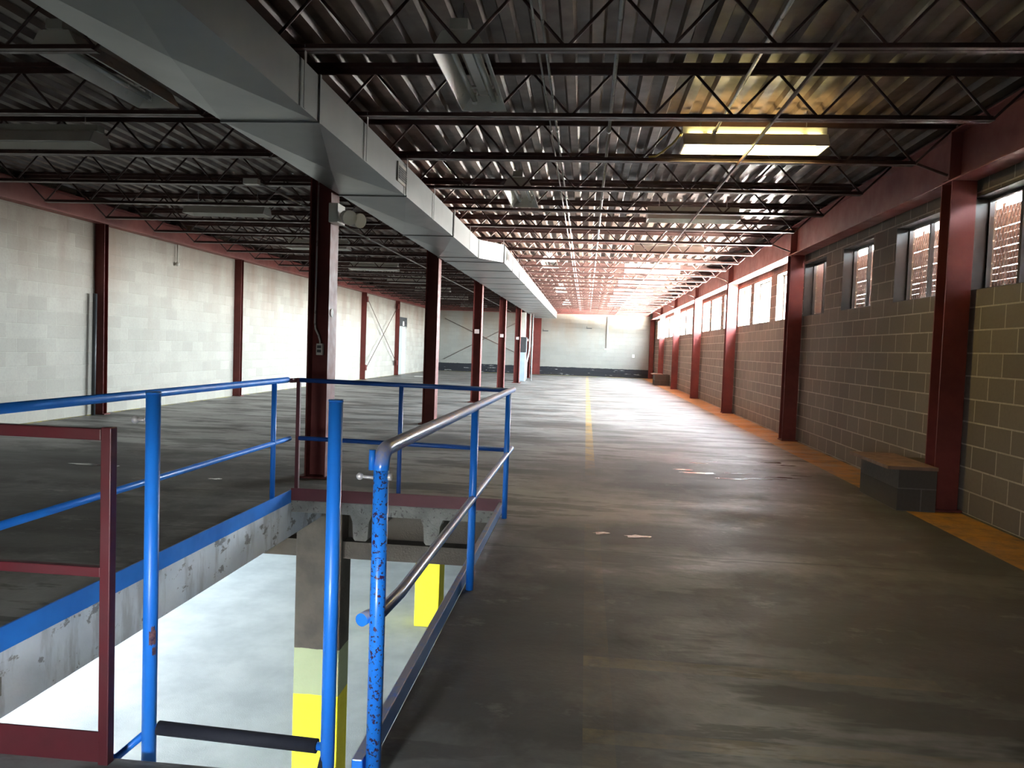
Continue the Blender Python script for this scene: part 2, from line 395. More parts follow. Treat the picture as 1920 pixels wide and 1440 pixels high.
# rusty louvred fence that stands just outside the nearer windows, shaded by an added unseen overhang
t = thing('louvre_fence', 'rusty brown slatted fence standing right outside the nearer mesh-covered windows', 'fence', (3.95, 7.5, ZL-.1))
m = MB(); z = 1.25; k = 0
while z < 2.81:
    m.box(3.947, 3.953, 0.0, 12.9, z, z+.0605+(.002 if k % 3 else -.002)); z += .064; k += 1
m.build('slat', 'rust', t)['kind'] = 'stuff'
for yy in (.1, 2.6, 4.4, 6.2, 8.0, 9.8, 11.6, 12.8): MB().box(3.98, 4.03, yy-.03, yy+.03, ZL-.1, 2.9).build('fence_post', 'rust', t)
for ya, yb in ((12.90, 12.94), (-.06, -.02)): MB().box(3.62, 4.03, ya, yb, ZL-.1, 3.115).build('end_panel', 'rust', t)
MB().box(3.93, 3.97, 0, 12.9, ZL-.1, 1.22).build('lower_panel', 'rust', t)
struct(MB().box(3.60, 4.45, -.5, 13.0, 3.12, 3.18).build('added_eave', 'rust'))  # unseen overhang, added to keep the outdoor slats dim
struct(MB().box(3.7, 12, -6, 14, ZL-.3, ZL-.1).box(-30, 30, -60, -6, ZL-.3, ZL-.1).box(-9.9, 3.7, -6, YB-.25, ZL-.3, ZL-.1).build('ground', 'lowconc'))  # unseen ground; slabs behind the back wall added to cut rising light

# ------------------------------------------------------------------ steel frame
def hcol(name, x0, x1, y0, y1, z0, z1, label, mat='column', web='x'):
    t = thing(name, label, 'column', ((x0+x1)/2, (y0+y1)/2, z0)); f = .014
    if web == 'x':   # flanges face +-x, recessed web seen from the camera
        MB().box(x0, x0+f, y0, y1, z0, z1).build('flange', mat, t); MB().box(x1-f, x1, y0, y1, z0, z1).build('flange', mat, t)
        MB().box(x0+f, x1-f, (y0+y1)/2-.006, (y0+y1)/2+.006, z0, z1).build('web', mat, t)
    else:
        MB().box(x0, x1, y0, y0+f, z0, z1).build('flange', mat, t); MB().box(x0, x1, y1-f, y1, z0, z1).build('flange', mat, t)
        MB().box((x0+x1)/2-.006, (x0+x1)/2+.006, y0+f, y1-f, z0, z1).build('web', mat, t)
    return t
cols = []
for k, y in enumerate(COLY):
    lab = ['thick maroon centre column right behind the railed opening, with a conduit and outlet', 'dark centre column, second in line, alone between railing and duct', 'red centre column third in line, small pale plate at head height', 'red centre column fourth in line with a small pale plate', 'red centre column fifth in line, nearest before the grey electrical cabinet', 'red centre column sixth in line, with conduits running up beside it'][k]
    t = hcol('steel_column', -2.665, -2.46, y, y+.24, 0, 2.95, lab); cols.append(t)
    MB().box(-2.72, -2.40, y-.03, y+.27, 0.001, .018).build('base_plate', 'column', t)
    if k >= 2: MB().box(-2.615, -2.505, y-.012, y-.002, 1.62, 1.72).build('plate', 'plate', t)
t = hcol('steel_column', -2.70, -2.32, YF-.24, YF-.02, 0, 2.95, 'brown-red column standing flat against the far block wall below the duct end', web='y')
RL = ['near-black wall column beside the block pedestal, closest on the right wall', 'dark wall column on the right where the bright windows begin', 'red wall column between the first two bright window bays', 'red wall column on the right, fourth from the camera', 'red wall column on the right, fifth from the camera', 'red wall column on the right, sixth from the camera']
for k, y in enumerate(COLY):
    t = hcol('steel_column', 3.14, 3.35, y, y+.21, 0, 2.93, RL[k], web='y')
    MB().box(3.132, 3.38, y-.03, y+.24, .001, .018).build('base_plate', 'column', t)
hcol('steel_column', 3.14, 3.35, YF-.23, YF-.02, 0, 2.93, 'red column in the far right corner of the hall', web='y')
LY = [11.92, 16.9, 21.9, 26.8, 31.7]
LL = ['slim maroon column on the left wall with a dark pipe beside it', 'slim maroon column on the left wall, second from the camera', 'slim maroon column on the left wall hidden behind the thick centre column', 'slim column on the left wall at the near end of the cross brace', 'slim column on the left wall at the far end of the cross brace']
for k, y in enumerate(LY):
    t = thing('wall_column', LL[k], 'column', (-7.87, y, 0))
    MB().box(-7.95, -7.79, y-.055, y-.045, 0, 3.08).box(-7.95, -7.79, y+.045, y+.055, 0, 3.08).box(-7.88, -7.865, y-.045, y+.045, 0, 3.08).build('shaft', 'column', t)
    MB().box(-7.95, -7.75, y-.08, y+.08, .001, .015).build('base_plate', 'column', t)
tag(MB().tube([(-7.86, 11.72, 0), (-7.86, 11.74, 1.95)], .032, 10).build('pipe', 'darkbox'), 'dark upright pipe leaning on the left wall against the first slim column', 'pipe')
tag(MB().tube([(-7.90, 14.3, 3.078), (-7.90, 14.3, 2.72)], .012, 8).ball((-7.90, 14.3, 2.70), .04).build('pipe_stub', 'offwhite'), 'short capped pipe stub hanging from the left wall beam', 'pipe')
# beams
def ibeam(name, x, y0, y1, z0, z1, hw, label, stiff=()):
    t = thing(name, label, 'beam', (x, y0, z0))
    m = MB().box(x-hw, x+hw, y0, y1, z0, z0+.014).box(x-hw, x+hw, y0, y1, z1-.014, z1).box(x-.006, x+.006, y0, y1, z0+.014, z1-.014)
    m.build('beam_section', 'beam', t)
    for s in stiff: MB().box(x-hw, x-.006, s-.03, s+.03, z0+.014, z1-.014).box(x-hw-.02, x-.006, s-.06, s+.06, z0+.014, z0+.03).build('stiffener', 'beam', t)
    return t
ibeam('steel_beam', 3.245, YB, YF, 2.93, 3.38, .105, 'long red steel beam above the right wall windows', [y+.10 for y in COLY])
ibeam('steel_beam', -7.85, YB, YF, 3.08, 3.38, .095, 'long red steel beam along the top of the left wall', LY)
ibeam('steel_beam', -2.56, YB, YF, 2.95, 3.38, .10, 'dark steel beam over the centre columns behind the duct')
tb = thing('steel_beam', 'red beam across the top of the far wall', 'beam', (0, YF-.1, 3.08))
MB().box(XL+.2, 3.1, YF-.12, YF-.01, 3.10, 3.40).build('beam_section', 'beam', tb)

# joists (open web), one per span
def joist(x0, x1, ext):
    t = thing('roof_joist', 'x', 'joist', ((x0+x1)/2, JY[0], ZTC))
    y = JY[0]
    MB().box(x0, x1, y-.055, y-.006, ZTC+.012, ZTC+.018).box(x0, x1, y+.006, y+.055, ZTC+.012, ZTC+.018).box(x0, x1, y-.012, y-.006, ZTC-.03, ZTC+.012).box(x0, x1, y+.006, y+.012, ZTC-.03, ZTC+.012).box(x0, x1, y-.05, y+.05, ZTC+.018, ZTC+.045).build('top_chord', 'joist', t)
    a, b = x0+.45, x1-.45
    MB().box(a, b, y-.045, y-.006, ZBC-.004, ZBC+.002).box(a, b, y+.006, y+.045, ZBC-.004, ZBC+.002).box(a, b, y-.012, y-.006, ZBC+.002, ZBC+.035).box(a, b, y+.006, y+.012, ZBC+.002, ZBC+.035).build('bottom_chord', 'joist', t)
    m = MB(); n = round((b-a)/.60); p = (b-a)/n
    pts = [(x0+.12, y, ZTC-.01)]
    for i in range(n+1):
        pts.append((a+i*p, y, ZBC+.012))
        if i < n: pts.append((a+(i+.5)*p, y, ZTC-.01))
    pts.append((x1-.12, y, ZTC-.01))
    for i in range(len(pts)-1): m.tube([pts[i], pts[i+1]], .0105, 6)
    m.build('web', 'joist', t)
    MB().box(x0-.02, x0+.12, y-.05, y+.05, 3.385, ZTC-.005).build('seat', 'joist', t)
    MB().box(x1-.12, x1+.02, y-.05, y+.05, 3.385, ZTC-.005).build('seat', 'joist', t)
    return t
def place_joists(x0, x1, word, n0):
    src = joist(x0, x1, False); c = 0
    for i, y in enumerate(JY):
        o = src if i == 0 else copy_tree(src, (src.location.x, y, src.location.z))
        if i > 0 and i < n0: pass
        if y < 3.2 or (word == 'left' and y < 2.5):
            o['label'] = 'dark open-web roof joist over the %s aisle, nearly overhead above the camera' % word
            o['group'] = 'joists nearly overhead on the ' + word
        else:
            o['label'] = 'dark red open-web roof joist over the %s aisle, %s from the camera' % (word, ORD[c]); c += 1
            o['group'] = 'roof joists over the %s aisle' % word
place_joists(-2.46, 3.30, 'right', 0)
place_joists(-7.85, -2.66, 'left', 0)
# bottom chord extensions to the wall columns
for k, y in enumerate(COLY):
    yy = min(JY, key=lambda v: abs(v-y-.08))
    tag(MB().tube([(2.87, yy, ZBC+.01), (3.13, yy-.02, 2.99)], .012, 6).build('chord_tie', 'joist'), 'short steel tie from joist to right wall beam at the %s wall column' % ORD[k], 'tie')
# bridging angles and conduits along the hall
tag(MB().box(1.295, 1.325, 2.6, 38.2, ZBC-.010, ZBC-.0045).box(1.295, 1.300, 2.6, 38.2, ZBC-.032, ZBC-.010).build('bridging_angle', 'joist'), 'thin dark steel angle running lengthwise under the right aisle joists, crossing the lit lamp', 'bridging')
def conduit(x, z, y0, y1, r, mat, label):
    m = MB().tube([(x, y0, z), (x, y1, z)], r, 8)
    t = thing('conduit', label, 'conduit', (x, y0, z)); m.build('pipe', mat, t)
    y = y0+1.2
    while y < min(y1, 30): MB().tube([(x, y-.03, z), (x, y+.03, z)], r*1.45, 8).build('coupling', mat, t); y += 3.05
conduit(.12, 3.235, 2.6, 38.5, .014, 'steel', 'bright silver conduit running lengthwise above the middle of the right aisle')
conduit(-.33, 3.235, 2.6, 38.5, .009, 'steel', 'thin twin silver conduit left of the bright middle conduit')
conduit(-.38, 3.235, 2.6, 38.5, .007, 'steel', 'thinnest silver conduit, left neighbour of the thin twin conduit')
conduit(1.02, 3.235, 2.6, 6.9, .013, 'steel', 'silver conduit overhead leading from the front to the lit lamp')
conduit(-3.62, 3.02, 8.2, 36.5, .012, 'offwhite', 'pale conduit running lengthwise below the left aisle joists')
MBx = MB().box(-3.76, -3.60, 8.12, 8.2, 2.99, 3.05); tag(MBx.build('junction_box', 'white'), 'small white junction box at the near end of the pale left conduit', 'junction box')
# cross braces
def brace(a, b, r=.012):
    return MB().tube([a, b], r, 6)
t = thing('cross_brace', 'thin steel X brace on the left wall between two slim columns', 'brace', (-7.80, 29.2, 0))
brace((-7.82, 26.9, 2.95), (-7.82, 31.6, .45)).build('rod', 'joist', t); brace((-7.80, 26.9, .35), (-7.80, 31.6, 2.95)).build('rod', 'joist', t)
for yy, zz in ((26.95, 2.85), (31.5, 2.85), (26.95, .42), (31.5, .52)): MB().box(-7.83, -7.78, yy-.08, yy+.08, zz-.1, zz+.1).build('gusset', 'column', t)
t = thing('cross_brace', 'thin steel X brace on the far wall behind the centre columns', 'brace', (-5.2, YF-.12, 0))
brace((-7.3, YF-.03, .6), (-3.0, YF-.03, 2.9)).build('rod', 'joist', t); brace((-7.3, YF-.03, 2.7), (-3.0, YF-.03, .8)).build('rod', 'joist', t)

# ------------------------------------------------------------------ duct
DX0, DX1, DZ0, DZ1 = -2.43, -1.78, 2.74, 3.03
t = thing('air_duct', 'long galvanised sheet metal duct hung beside the centre columns, widening further back', 'duct', (-2.1, 10, DZ0))
ys = [-.98, .52, 2.52, 4.93, 7.36, 9.97, 12.35]
def panel(x0, x1, y0, y1, bulge=.038):
    m = MB(); cx, cy = (x0+x1)/2, (y0+y1)/2; p = [(x0, y0), (x1, y0), (x1, y1), (x0, y1)]
    for i in range(4): m.quad(p[i]+(DZ0,), p[(i+1) % 4]+(DZ0,), (cx, cy, DZ0-bulge))
    cz = (DZ0+DZ1)/2
    m.quad((x1, y0, DZ0), (x1, y1, DZ0), (x1, y1, DZ1), (x1, y0, DZ1)); m.quad((x0, y0, DZ0), (x0, y0, DZ1), (x0, y1, DZ1), (x0, y1, DZ0))
    m.quad((x0, y0, DZ1), (x1, y0, DZ1), (x1, y1, DZ1), (x0, y1, DZ1))
    return m
def seam(x0, x1, y):
    m = MB(); w = .012; e = .010
    m.box(x0-e, x1+e, y-w, y+w, DZ0-e, DZ0+.002).box(x0-e, x1+e, y-w, y+w, DZ1-.002, DZ1+e).box(x1-.002, x1+e, y-w, y+w, DZ0, DZ1).box(x0-e, x0+.002, y-w, y+w, DZ0, DZ1); return m
for i in range(len(ys)-1):
    panel(DX0, DX1, ys[i], ys[i+1]).build('duct_section', 'galv', t)
    seam(DX0, DX1, ys[i+1]).build('seam', 'galv', t)
# offset piece: the right side steps outwards
X2 = -1.43; ya, yb = 12.35, 12.95
m = MB()
m.quad((DX0, ya, DZ0), (DX1, ya, DZ0), (X2, yb, DZ0), (DX0, yb, DZ0)).quad((DX0, ya, DZ1), (DX1, ya, DZ1), (X2, yb, DZ1), (DX0, yb, DZ1))
m.quad((DX1, ya, DZ0), (X2, yb, DZ0), (X2, yb, DZ1), (DX1, ya, DZ1)).quad((DX0, ya, DZ0), (DX0, yb, DZ0), (DX0, yb, DZ1), (DX0, ya, DZ1))
m.build('duct_offset', 'galv', t); seam(DX0, X2, yb).build('seam', 'galv', t)
y = yb
for i in range(16):
    y2 = min(y+1.45, 36.1); panel(DX0, X2, y, y2, .010).build('duct_section', 'galv', t); seam(DX0, X2, y2).build('seam', 'galv', t); y = y2
    if y > 36: break
MB().quad((DX0, 36.1, DZ0), (X2, 36.1, DZ0), (X2, 36.1, DZ1), (DX0, 36.1, DZ1)).build('end_cap', 'galv', t)
for j in JY[2:26]:
    x = (DX1 if j < 12.4 else X2)+.016
    MB().box(x, x+.004, j-.015, j+.015, DZ0-.004, ZBC+.03).build('hanger_strap', 'galv', t)
def register(y0, y1, x):
    r = MB().box(x+.001, x+.014, y0, y1, 2.81, 2.985).build('register', 'white', t)
    MB().box(x+.014, x+.0155, y0+.03, y1-.03, 2.835, 2.955).build('opening', 'darkbox', r)
    m = MB()
    for k in range(6): m.box(x+.0155, x+.020, y0+.03, y1-.03, 2.842+k*.02, 2.848+k*.02)
    m.build('louvre', 'frame', r)
register(6.98, 7.34, DX1); register(13.3, 13.7, X2)

# ------------------------------------------------------------------ fluorescent fixtures
def fixture(lit=False):
    t = thing('fluorescent_fixture', 'x', 'ceiling light', (0, 0, 0)); L = .61
    MB().box(-L, L, -.055, .055, .125, .185).build('housing', 'offwhite', t)
    for s in (1, -1):
        prof = [(.100, .108), (.110, .095), (.165, .0), (.170, .0), (.116, .099), (.102, .114)]
        w = MB().prism([(u*s, v) for u, v in prof], lambda u, v, q: (q, u, v), -L+.01, L-.01); w.build('reflector', 'white', t)
        MB().prism([(-.165, .0), (.165, .0), (.10, .115), (-.10, .115)], lambda u, v, q: (q, u, v), s*(L-.012), s*L).build('end_plate', 'white', t)
        MB().box(s*.42-.02, s*.42+.02, -.09, .09, .112, .124).build('reflector_bracket', 'white', t)
        MB().tube([(-L+.03, s*.072, .070), (L-.03, s*.072, .070)], .019, 10).build('tube', 'lit' if lit else 'tube', t)
        for e_ in (1, -1): MB().box(e_*(L-.035)-.018, e_*(L-.035)+.018, s*.072-.015, s*.072+.015, .045, .124).build('lamp_holder', 'white', t)
    MB().box(-.55, .55, -.03, .03, .100, .126).build('ballast_cover', 'white', t)
    for s in (1, -1): MB().tube([(s*.45, 0, .185), (s*.45, 0, .34)], .005, 6).build('hanger_rod', 'steel', t)
    return t
F0 = fixture(); F0.location = (1.36, 10.75, 3.12)
F0['label'] = 'unlit white fluorescent fixture hung crosswise in the right aisle, next behind the burning one'; F0['group'] = 'crosswise fixtures in the right aisle'
FL = fixture(True); FL.location = (1.37, 7.0, 3.12)
FL['label'] = 'burning two-tube fluorescent fixture, the only lit one, above the right aisle'
RW = ['third', 'fourth', 'fifth', 'sixth', 'seventh', 'eighth']
for k, y in enumerate((14.2, 17.75, 21.3, 24.8, 28.3, 31.9)):
    o = copy_tree(F0, (1.40, y, 3.12)); o['label'] = 'white fluorescent fixture hung crosswise in the right aisle, %s counting the lit one as first' % RW[k]
for k, y in enumerate((7.1, 11.0, 14.9, 18.9, 22.6, 26.3, 30.2, 36.0)):
    o = copy_tree(F0, (-5.32, y, 3.12)); o['group'] = 'crosswise fixtures in the left aisle'
    o['label'] = 'white unlit fluorescent fixture hung crosswise in the left aisle, %s from the camera' % ORD[k]
LEN = ['long open two-tube fixture running lengthwise high in front, just right of the duct', 'two-tube fixture running lengthwise, second in the row right of the duct', 'lengthwise fixture third in the row right of the duct', 'lengthwise fixture fourth in the row, small and far off', 'lengthwise fixture fifth in the row, nearest the far wall']
for k, y in enumerate((5.30, 9.30, 16.6, 24.0, 31.3)):
    o = copy_tree(F0, (-.84, y, 3.11)); o.rotation_euler.z = R(90); o['group'] = 'lengthwise fixtures right of the duct'; o['label'] = LEN[k]
o = copy_tree(F0, (-3.42, 5.28, 3.11)); o.rotation_euler.z = R(90); del o['group']; o['label'] = 'lengthwise fluorescent fixture at upper left, just left of the duct'
# cable and box feeding the lengthwise lamp, yellow cable to the lit lamp
t = thing('junction_box', 'round metal junction box with a curved pale cable above the nearest lengthwise fixture', 'junction box', (-.82, 4.28, 3.3))
MB().tube([(-.82, 4.2, 3.30), (-.82, 4.32, 3.30)], .06, 14).build('box', 'steel', t)
MB().tube([(-2.0, 4.2, 3.30), (-1.6, 4.22, 3.31), (-1.2, 4.24, 3.29), (-.88, 4.25, 3.30)], .010, 8).build('cable', 'offwhite', t)
pts = [(.50, 7.28, 3.12), (.56, 7.28, 3.125), (.62, 7.25, 3.16), (.70, 7.15, 3.21), (.755, 7.0, 3.26)]
tag(MB().tube(pts, .010, 8).build('cable', 'yellow'), 'short yellowish cable rising to the left end of the lit fixture', 'cable')

# ------------------------------------------------------------------ fittings on the first centre column
t = thing('emergency_light', 'white emergency light with two lamp heads high on the thick centre column', 'emergency light', (-2.44, 7.25, 2.45))
MB().box(-2.45, -2.36, 7.10, 7.32, 2.44, 2.62).build('box', 'white', t, .006)
for yy, dx in ((7.13, .05), (7.29, .10)):
    h = MB().tube([(-2.34, yy, 2.50), (-2.30+dx*.2, yy-.02, 2.49), (-2.27+dx, yy-.10, 2.47)], [.02, .062, .07], 14); h.build('lamp_head', 'white', t)
t = thing('electrical_outlet', 'grey double outlet box fed by a bent conduit on the thick centre column', 'outlet', (-2.56, 7.22, 1.25))
MB().box(-2.575, -2.515, 7.20, 7.25, 1.19, 1.30).build('box', 'offwhite', t, .004)
for zz in (1.215, 1.255): MB().box(-2.565, -2.525, 7.196, 7.20, zz, zz+.028).build('socket', 'darkbox', t)
MB().tube([(-2.600, 7.24, 2.90), (-2.605, 7.24, 1.9), (-2.607, 7.24, 1.50), (-2.598, 7.235, 1.44), (-2.565, 7.23, 1.38), (-2.548, 7.225, 1.33), (-2.545, 7.225, 1.30)], .009, 8).build('conduit', 'steel', t)
tag(MB().tube([(-2.452, 7.28, 1.60), (-2.458, 7.28, 1.60)], .04, 14).build('sticker', 'paper'), 'round white sticker on the lit flange of the thick centre column', 'sticker')

# electrical gear between the farther centre columns
t = thing('electrical_cabinet', 'grey electrical cabinet with dark box and conduits between far centre columns', 'cabinet', (-2.5, 31.0, 0))
MB().box(-2.72, -2.40, 30.6, 31.2, 0, 1.14).build('lower_cabinet', 'greybox', t, .01)
MB().box(-2.74, -2.38, 30.7, 31.1, 1.14, 1.75).build('dark_box', 'darkbox', t, .01)
MB().box(-2.70, -2.445, 30.75, 31.05, 1.75, 2.73).build('cable_duct', 'offwhite', t)
MB().tube([(-2.30, 31.3, 2.72), (-2.30, 31.3, 1.3), (-2.33, 31.2, 1.0), (-2.38, 31.1, .7), (-2.38, 31.1, 0.05)], .03, 8).build('conduit', 'steel', t)
MB().tube([(-2.20, 31.5, 2.72), (-2.20, 31.5, 0)], .025, 8).build('conduit', 'steel', t)

# ------------------------------------------------------------------ far wall and left wall fittings
t = thing('wall_outlet', 'outlet box at the end of a vertical conduit on the far wall', 'outlet', (1.02, YF, 1.4))
MB().box(.90, 1.14, YF-.07, YF-.002, 1.36, 1.44).build('box', 'offwhite', t); MB().tube([(1.02, YF-.04, 1.44), (1.02, YF-.04, 3.05)], .03, 8).build('conduit', 'white', t)
tag(MB().box(2.31, 2.43, YF-.03, YF-.002, 1.02, 1.18).build('switch_plate', 'paper'), 'small white plate on the far wall near its right end', 'switch plate')
for xx, zz, l in ((.10, 2.42, 'small bracket high on the far wall, middle of three'), (-2.1, 2.22, 'small bracket on the far wall, just right of the last column')):
    tag(MB().box(xx-.14, xx+.14, YF-.10, YF-.002, zz-.02, zz+.02).box(xx-.13, xx-.11, YF-.04, YF-.002, zz+.02, zz+.10).build('wall_bracket', 'darkbox'), l.replace(', middle of three', ' above the faded centre line'), 'bracket')
d = thing('door_1', None, None, (XL, 32.7, 0), kind='structure')
MB().box(XL+.001, XL+.05, 32.05, 33.45, 0, .04).box(XL+.001, XL+.06, 32.05, 32.12, 0.04, 2.04).box(XL+.001, XL+.06, 33.38, 33.45, .04, 2.04).box(XL+.001, XL+.06, 32.05, 33.45, 2.0, 2.06).build('door_frame', 'steel', d)
MB().box(XL+.001, XL+.035, 32.12, 32.75, .04, 2.0).build('door_leaf', 'greybox', d); MB().box(XL+.001, XL+.035, 32.76, 33.38, .04, 2.0).build('door_leaf', 'white', d)
MB().box(XL+.035, XL+.05, 32.66, 32.70, .95, 1.10).build('door_handle', 'steel', d)
MB().box(XL+.001, XL+.05, 31.95, 33.55, 2.06, 2.45).build('transom_panel', 'darkbox', d)
MB().box(XL+.05, XL+.06, 32.75, 33.0, 2.09, 2.28).build('notice', 'paper', d)
t = thing('drain_pipe', 'dark green drain pipe down the far left corner', 'pipe', (-7.8, 38.6, 0))
MB().tube([(-7.80, 38.6, 3.0), (-7.80, 38.6, .45), (-7.83, 38.5, .25), (-7.80, 38.4, .0)], .06, 10).build('pipe', 'pipegreen', t); MB().box(-7.93, -7.68, 38.5, 38.7, 1.58, 1.64).build('bracket', 'pipegreen', t)
tag(MB().box(-6.9, -6.4, 30.8, 31.2, .001, .012).build('paper_scrap', 'paper'), 'scrap of white litter on the floor near the left door', 'litter')

# block pedestals against the right wall
for (x0, y0, x1, y1, h, lab) in ((2.80, 7.12, 3.13, 8.05, .40, 'low block pedestal with a brown board top beside the closest right wall column'), (2.80, 31.6, 3.39, 32.6, .46, 'small dark pedestal against the right wall near the far end')):
    t = thing('pedestal', lab, 'pedestal', (x0, y0, 0)); MB().box(x0, x1 if y0 > 20 else 3.13, y0, y1, 0, h-.03).box(3.13, 3.395, y0+.36, y1, 0, h-.03).build('block_base', 'pedestal', t)
    MB().box(x0-.10, 3.13, y0-.02, y1+.05, h-.03, h).build('board_top', 'wood', t)

# ------------------------------------------------------------------ railings round the opening
PR = .0235
def pipe_rail():
    # right railing
    t = thing('railing', 'blue pipe railing along the right side of the opening, worn on top with a painted pale sheen', 'railing', (-.575, 4.2, 0))
    x = -.575
    MB().tube([(x-.020, 2.25, .93), (x-.020, 2.252, .965), (x-.020, 2.262, .99), (x-.020, 2.285, 1.005), (x-.020, 2.32, 1.009), (x-.019, 2.6, 1.008), (x-.006, 6.28, .987)], PR, 16).build('top_rail', 'bluewornsheen', t)
    MB().tube([(x-.062, 2.225, .500), (x-.052, 2.26, .500), (x-.022, 2.31, .500), (x-.010, 2.5, .500), (x-.004, 6.3, .500)], .020, 16).build('middle_rail', 'bluewornsheen', t)
    for yy, mt in ((2.25, 'bluechip'), (4.13, 'blue'), (5.93, 'blue')):
        p = MB().tube([(x-(.02 if yy < 3 else .008), yy, 0), (x-(.02 if yy < 3 else .008), yy, .985 if yy > 3 else .95)], PR if yy < 3 else .021, 16).build('post', mt, t)
        if yy < 3:
            MB().tube([(x-.048, yy-.005, .95), (x-.048, yy-.005, 1.01)], .010, 8).build('weld_tab', 'blue', t)
            MB().tube([(x-.04, yy, .925), (x-.080, yy, .928)], .005, 8).ball((x-.085, yy, .928), .011, 6).tube([(x-.0, yy, .93), (x+.012, yy, .93)], .011, 6).build('eye_bolt', 'steel', t)
        if yy < 3: p['label'] = 'blue post with flaking paint'
    # left railing
    t = thing('railing', 'blue pipe railing along the left side of the opening', 'railing', (-2.42, 4.2, 0)); x = -2.425
    MB().tube([(x, 1.9, .998), (x, 6.13, .998)], PR, 16).build('top_rail', 'blue', t)
    MB().tube([(x, 1.9, .502), (x, 6.20, .508)], .019, 16).build('middle_rail', 'blue', t)
    for yy in (2.2, 5.86): MB().tube([(x, yy, 0), (x, yy, .985)], .020, 14).build('post', 'blue', t)
    # far railing
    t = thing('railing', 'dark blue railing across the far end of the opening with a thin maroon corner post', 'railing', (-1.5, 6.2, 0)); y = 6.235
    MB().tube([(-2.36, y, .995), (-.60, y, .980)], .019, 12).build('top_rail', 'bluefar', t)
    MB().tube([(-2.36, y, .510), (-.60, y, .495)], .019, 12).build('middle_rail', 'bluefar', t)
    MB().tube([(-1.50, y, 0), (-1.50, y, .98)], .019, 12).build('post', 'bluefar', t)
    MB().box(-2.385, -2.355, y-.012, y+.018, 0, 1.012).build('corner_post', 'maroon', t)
    MB().box(-2.41, -2.385, y-.10, y+.02, .975, 1.010).build('corner_joint', 'maroon', t)
    # near red railing
    t = thing('railing', 'maroon square-tube railing with kick plate at the lower left', 'railing', (-1.9, 2.2, 0)); y = 2.21; s = .0165
    MB().box(-1.43-s, -1.43+s, y-s, y+s, 0, 1.045).build('post', 'maroon', t, .003)
    MB().box(-2.40, -1.43-s, y-s, y+s, 1.005, 1.04).build('top_rail', 'maroon', t, .003)
    MB().box(-2.40, -1.43-s, y-s*.8, y+s*.8, .585, .615).build('middle_rail', 'maroon', t, .003)
    MB().box(-2.40, -1.43-s, y+.0, y+.006, .0, .095).build('kick_plate', 'maroon', t)
pipe_rail()
# ladder head posts standing free in the near edge of the opening
t = thing('ladder_posts', 'pair of tall round blue posts joined low down by a black foam-wrapped bar', 'posts', (-1.08, 2.35, 0))
for xx in (-1.372, -.772):
    p = MB().tube([(xx, 2.35, -.35), (xx, 2.35, 1.145)], .0225, 18).build('post', 'blue', t)
    MB().tube([(xx, 2.35, 1.140), (xx, 2.35, 1.147)], .0235, 18).build('cap', 'blue', p)
    if xx < -1:
        m = MB()
        for z0, z1, a0, a1 in ((.33, .375, -70, -15), (.365, .39, -55, -25), (.295, .32, -45, -12)):
            n = 6; rr = .0230
            for k in range(n):
                a, b = R(a0+(a1-a0)*k/n), R(a0+(a1-a0)*(k+1)/n); q = .004*math.sin(k*2.1)
                m.quad((xx+rr*math.cos(a), 2.35+rr*math.sin(a), z0+q), (xx+rr*math.cos(b), 2.35+rr*math.sin(b), z0-q), (xx+rr*math.cos(b), 2.35+rr*math.sin(b), z1+q), (xx+rr*math.cos(a), 2.35+rr*math.sin(a), z1-q))
        m.build('rust_scrape', 'rustpatch', p)
MB().tube([(-1.345, 2.36, .0443), (-.81, 2.36, .0289)], .0225, 14).build('foam_wrap', 'foam', t)
MB().tube([(-1.37, 2.36, .045), (-.78, 2.36, .028)], .013, 10).build('cross_bar', 'blue', t)
MB().tube([(-1.372, 2.35, .04), (-1.47, 2.33, -.05), (-1.53, 2.32, -.05)], .012, 10).build('brace', 'blue', t)
MB().tube([(-.775, 2.35, .03), (-.80, 2.33, -.10)], .014, 10).build('brace', 'foam', t)
MB().tube([(-1.395, 2.35, 1.055), (-1.425, 2.35, 1.055)], .006, 8).ball((-1.432, 2.35, 1.055), .013, 6).tube([(-1.396, 2.35, 1.058), (-1.392, 2.35, 1.058)], .015, 6).build('eye_bolt', 'steel', t)
# kick plates round the opening edge
tag(MB().box(-2.396, -2.386, OY0, OY1-.04, -.02, .085).build('kick_plate', 'blue'), 'long blue steel edge plate along the left side of the opening', 'kick plate')
tag(MB().box(-2.39, -.63, 6.165, 6.175, .0, .10).build('kick_plate', 'maroon'), 'maroon steel edge plate across the far side of the opening', 'kick plate')
tag(MB().box(-.655, -.6205, OY0-.02, OY1, .0005, .075).build('kick_plate', 'bluewornsheen', bevel=.004), 'blue and grey steel curb along the right side of the opening', 'kick plate')

# ------------------------------------------------------------------ below the opening
m = MB()
zs = -.32
stems = [-2.40+.597*i for i in range(-9, 10)]
def tee(xc, y0, y1):
    MBp = [(xc-.095, -.10), (xc+.095, -.10), (xc+.070, -.16), (xc+.060, zs+.02), (xc+.045, zs), (xc-.045, zs), (xc-.060, zs+.02), (xc-.070, -.16)]
    m.prism(MBp, lambda u, v, q: (u, q, v), y0, y1)
for xc in stems:
    if OX0+.1 < xc < OX1+.02: tee(xc, OY1, 7.4); tee(xc, YB, OY0)
    elif xc < OX0-.1 or xc > OX1+.1: tee(xc, YB, 7.4)
for xc in stems: tee(xc, 7.55, 14)
struct(m.build('ceiling', 'stem'))
struct(MB().box(-2.56, -2.396, OY0-.4, 6.95, -.31, -.025).build('trim_1', 'flake'))
struct(MB().box(OX0, OX1, OY1-.006, OY1+.05, -.105, -.01).build('trim_2', 'stem'))
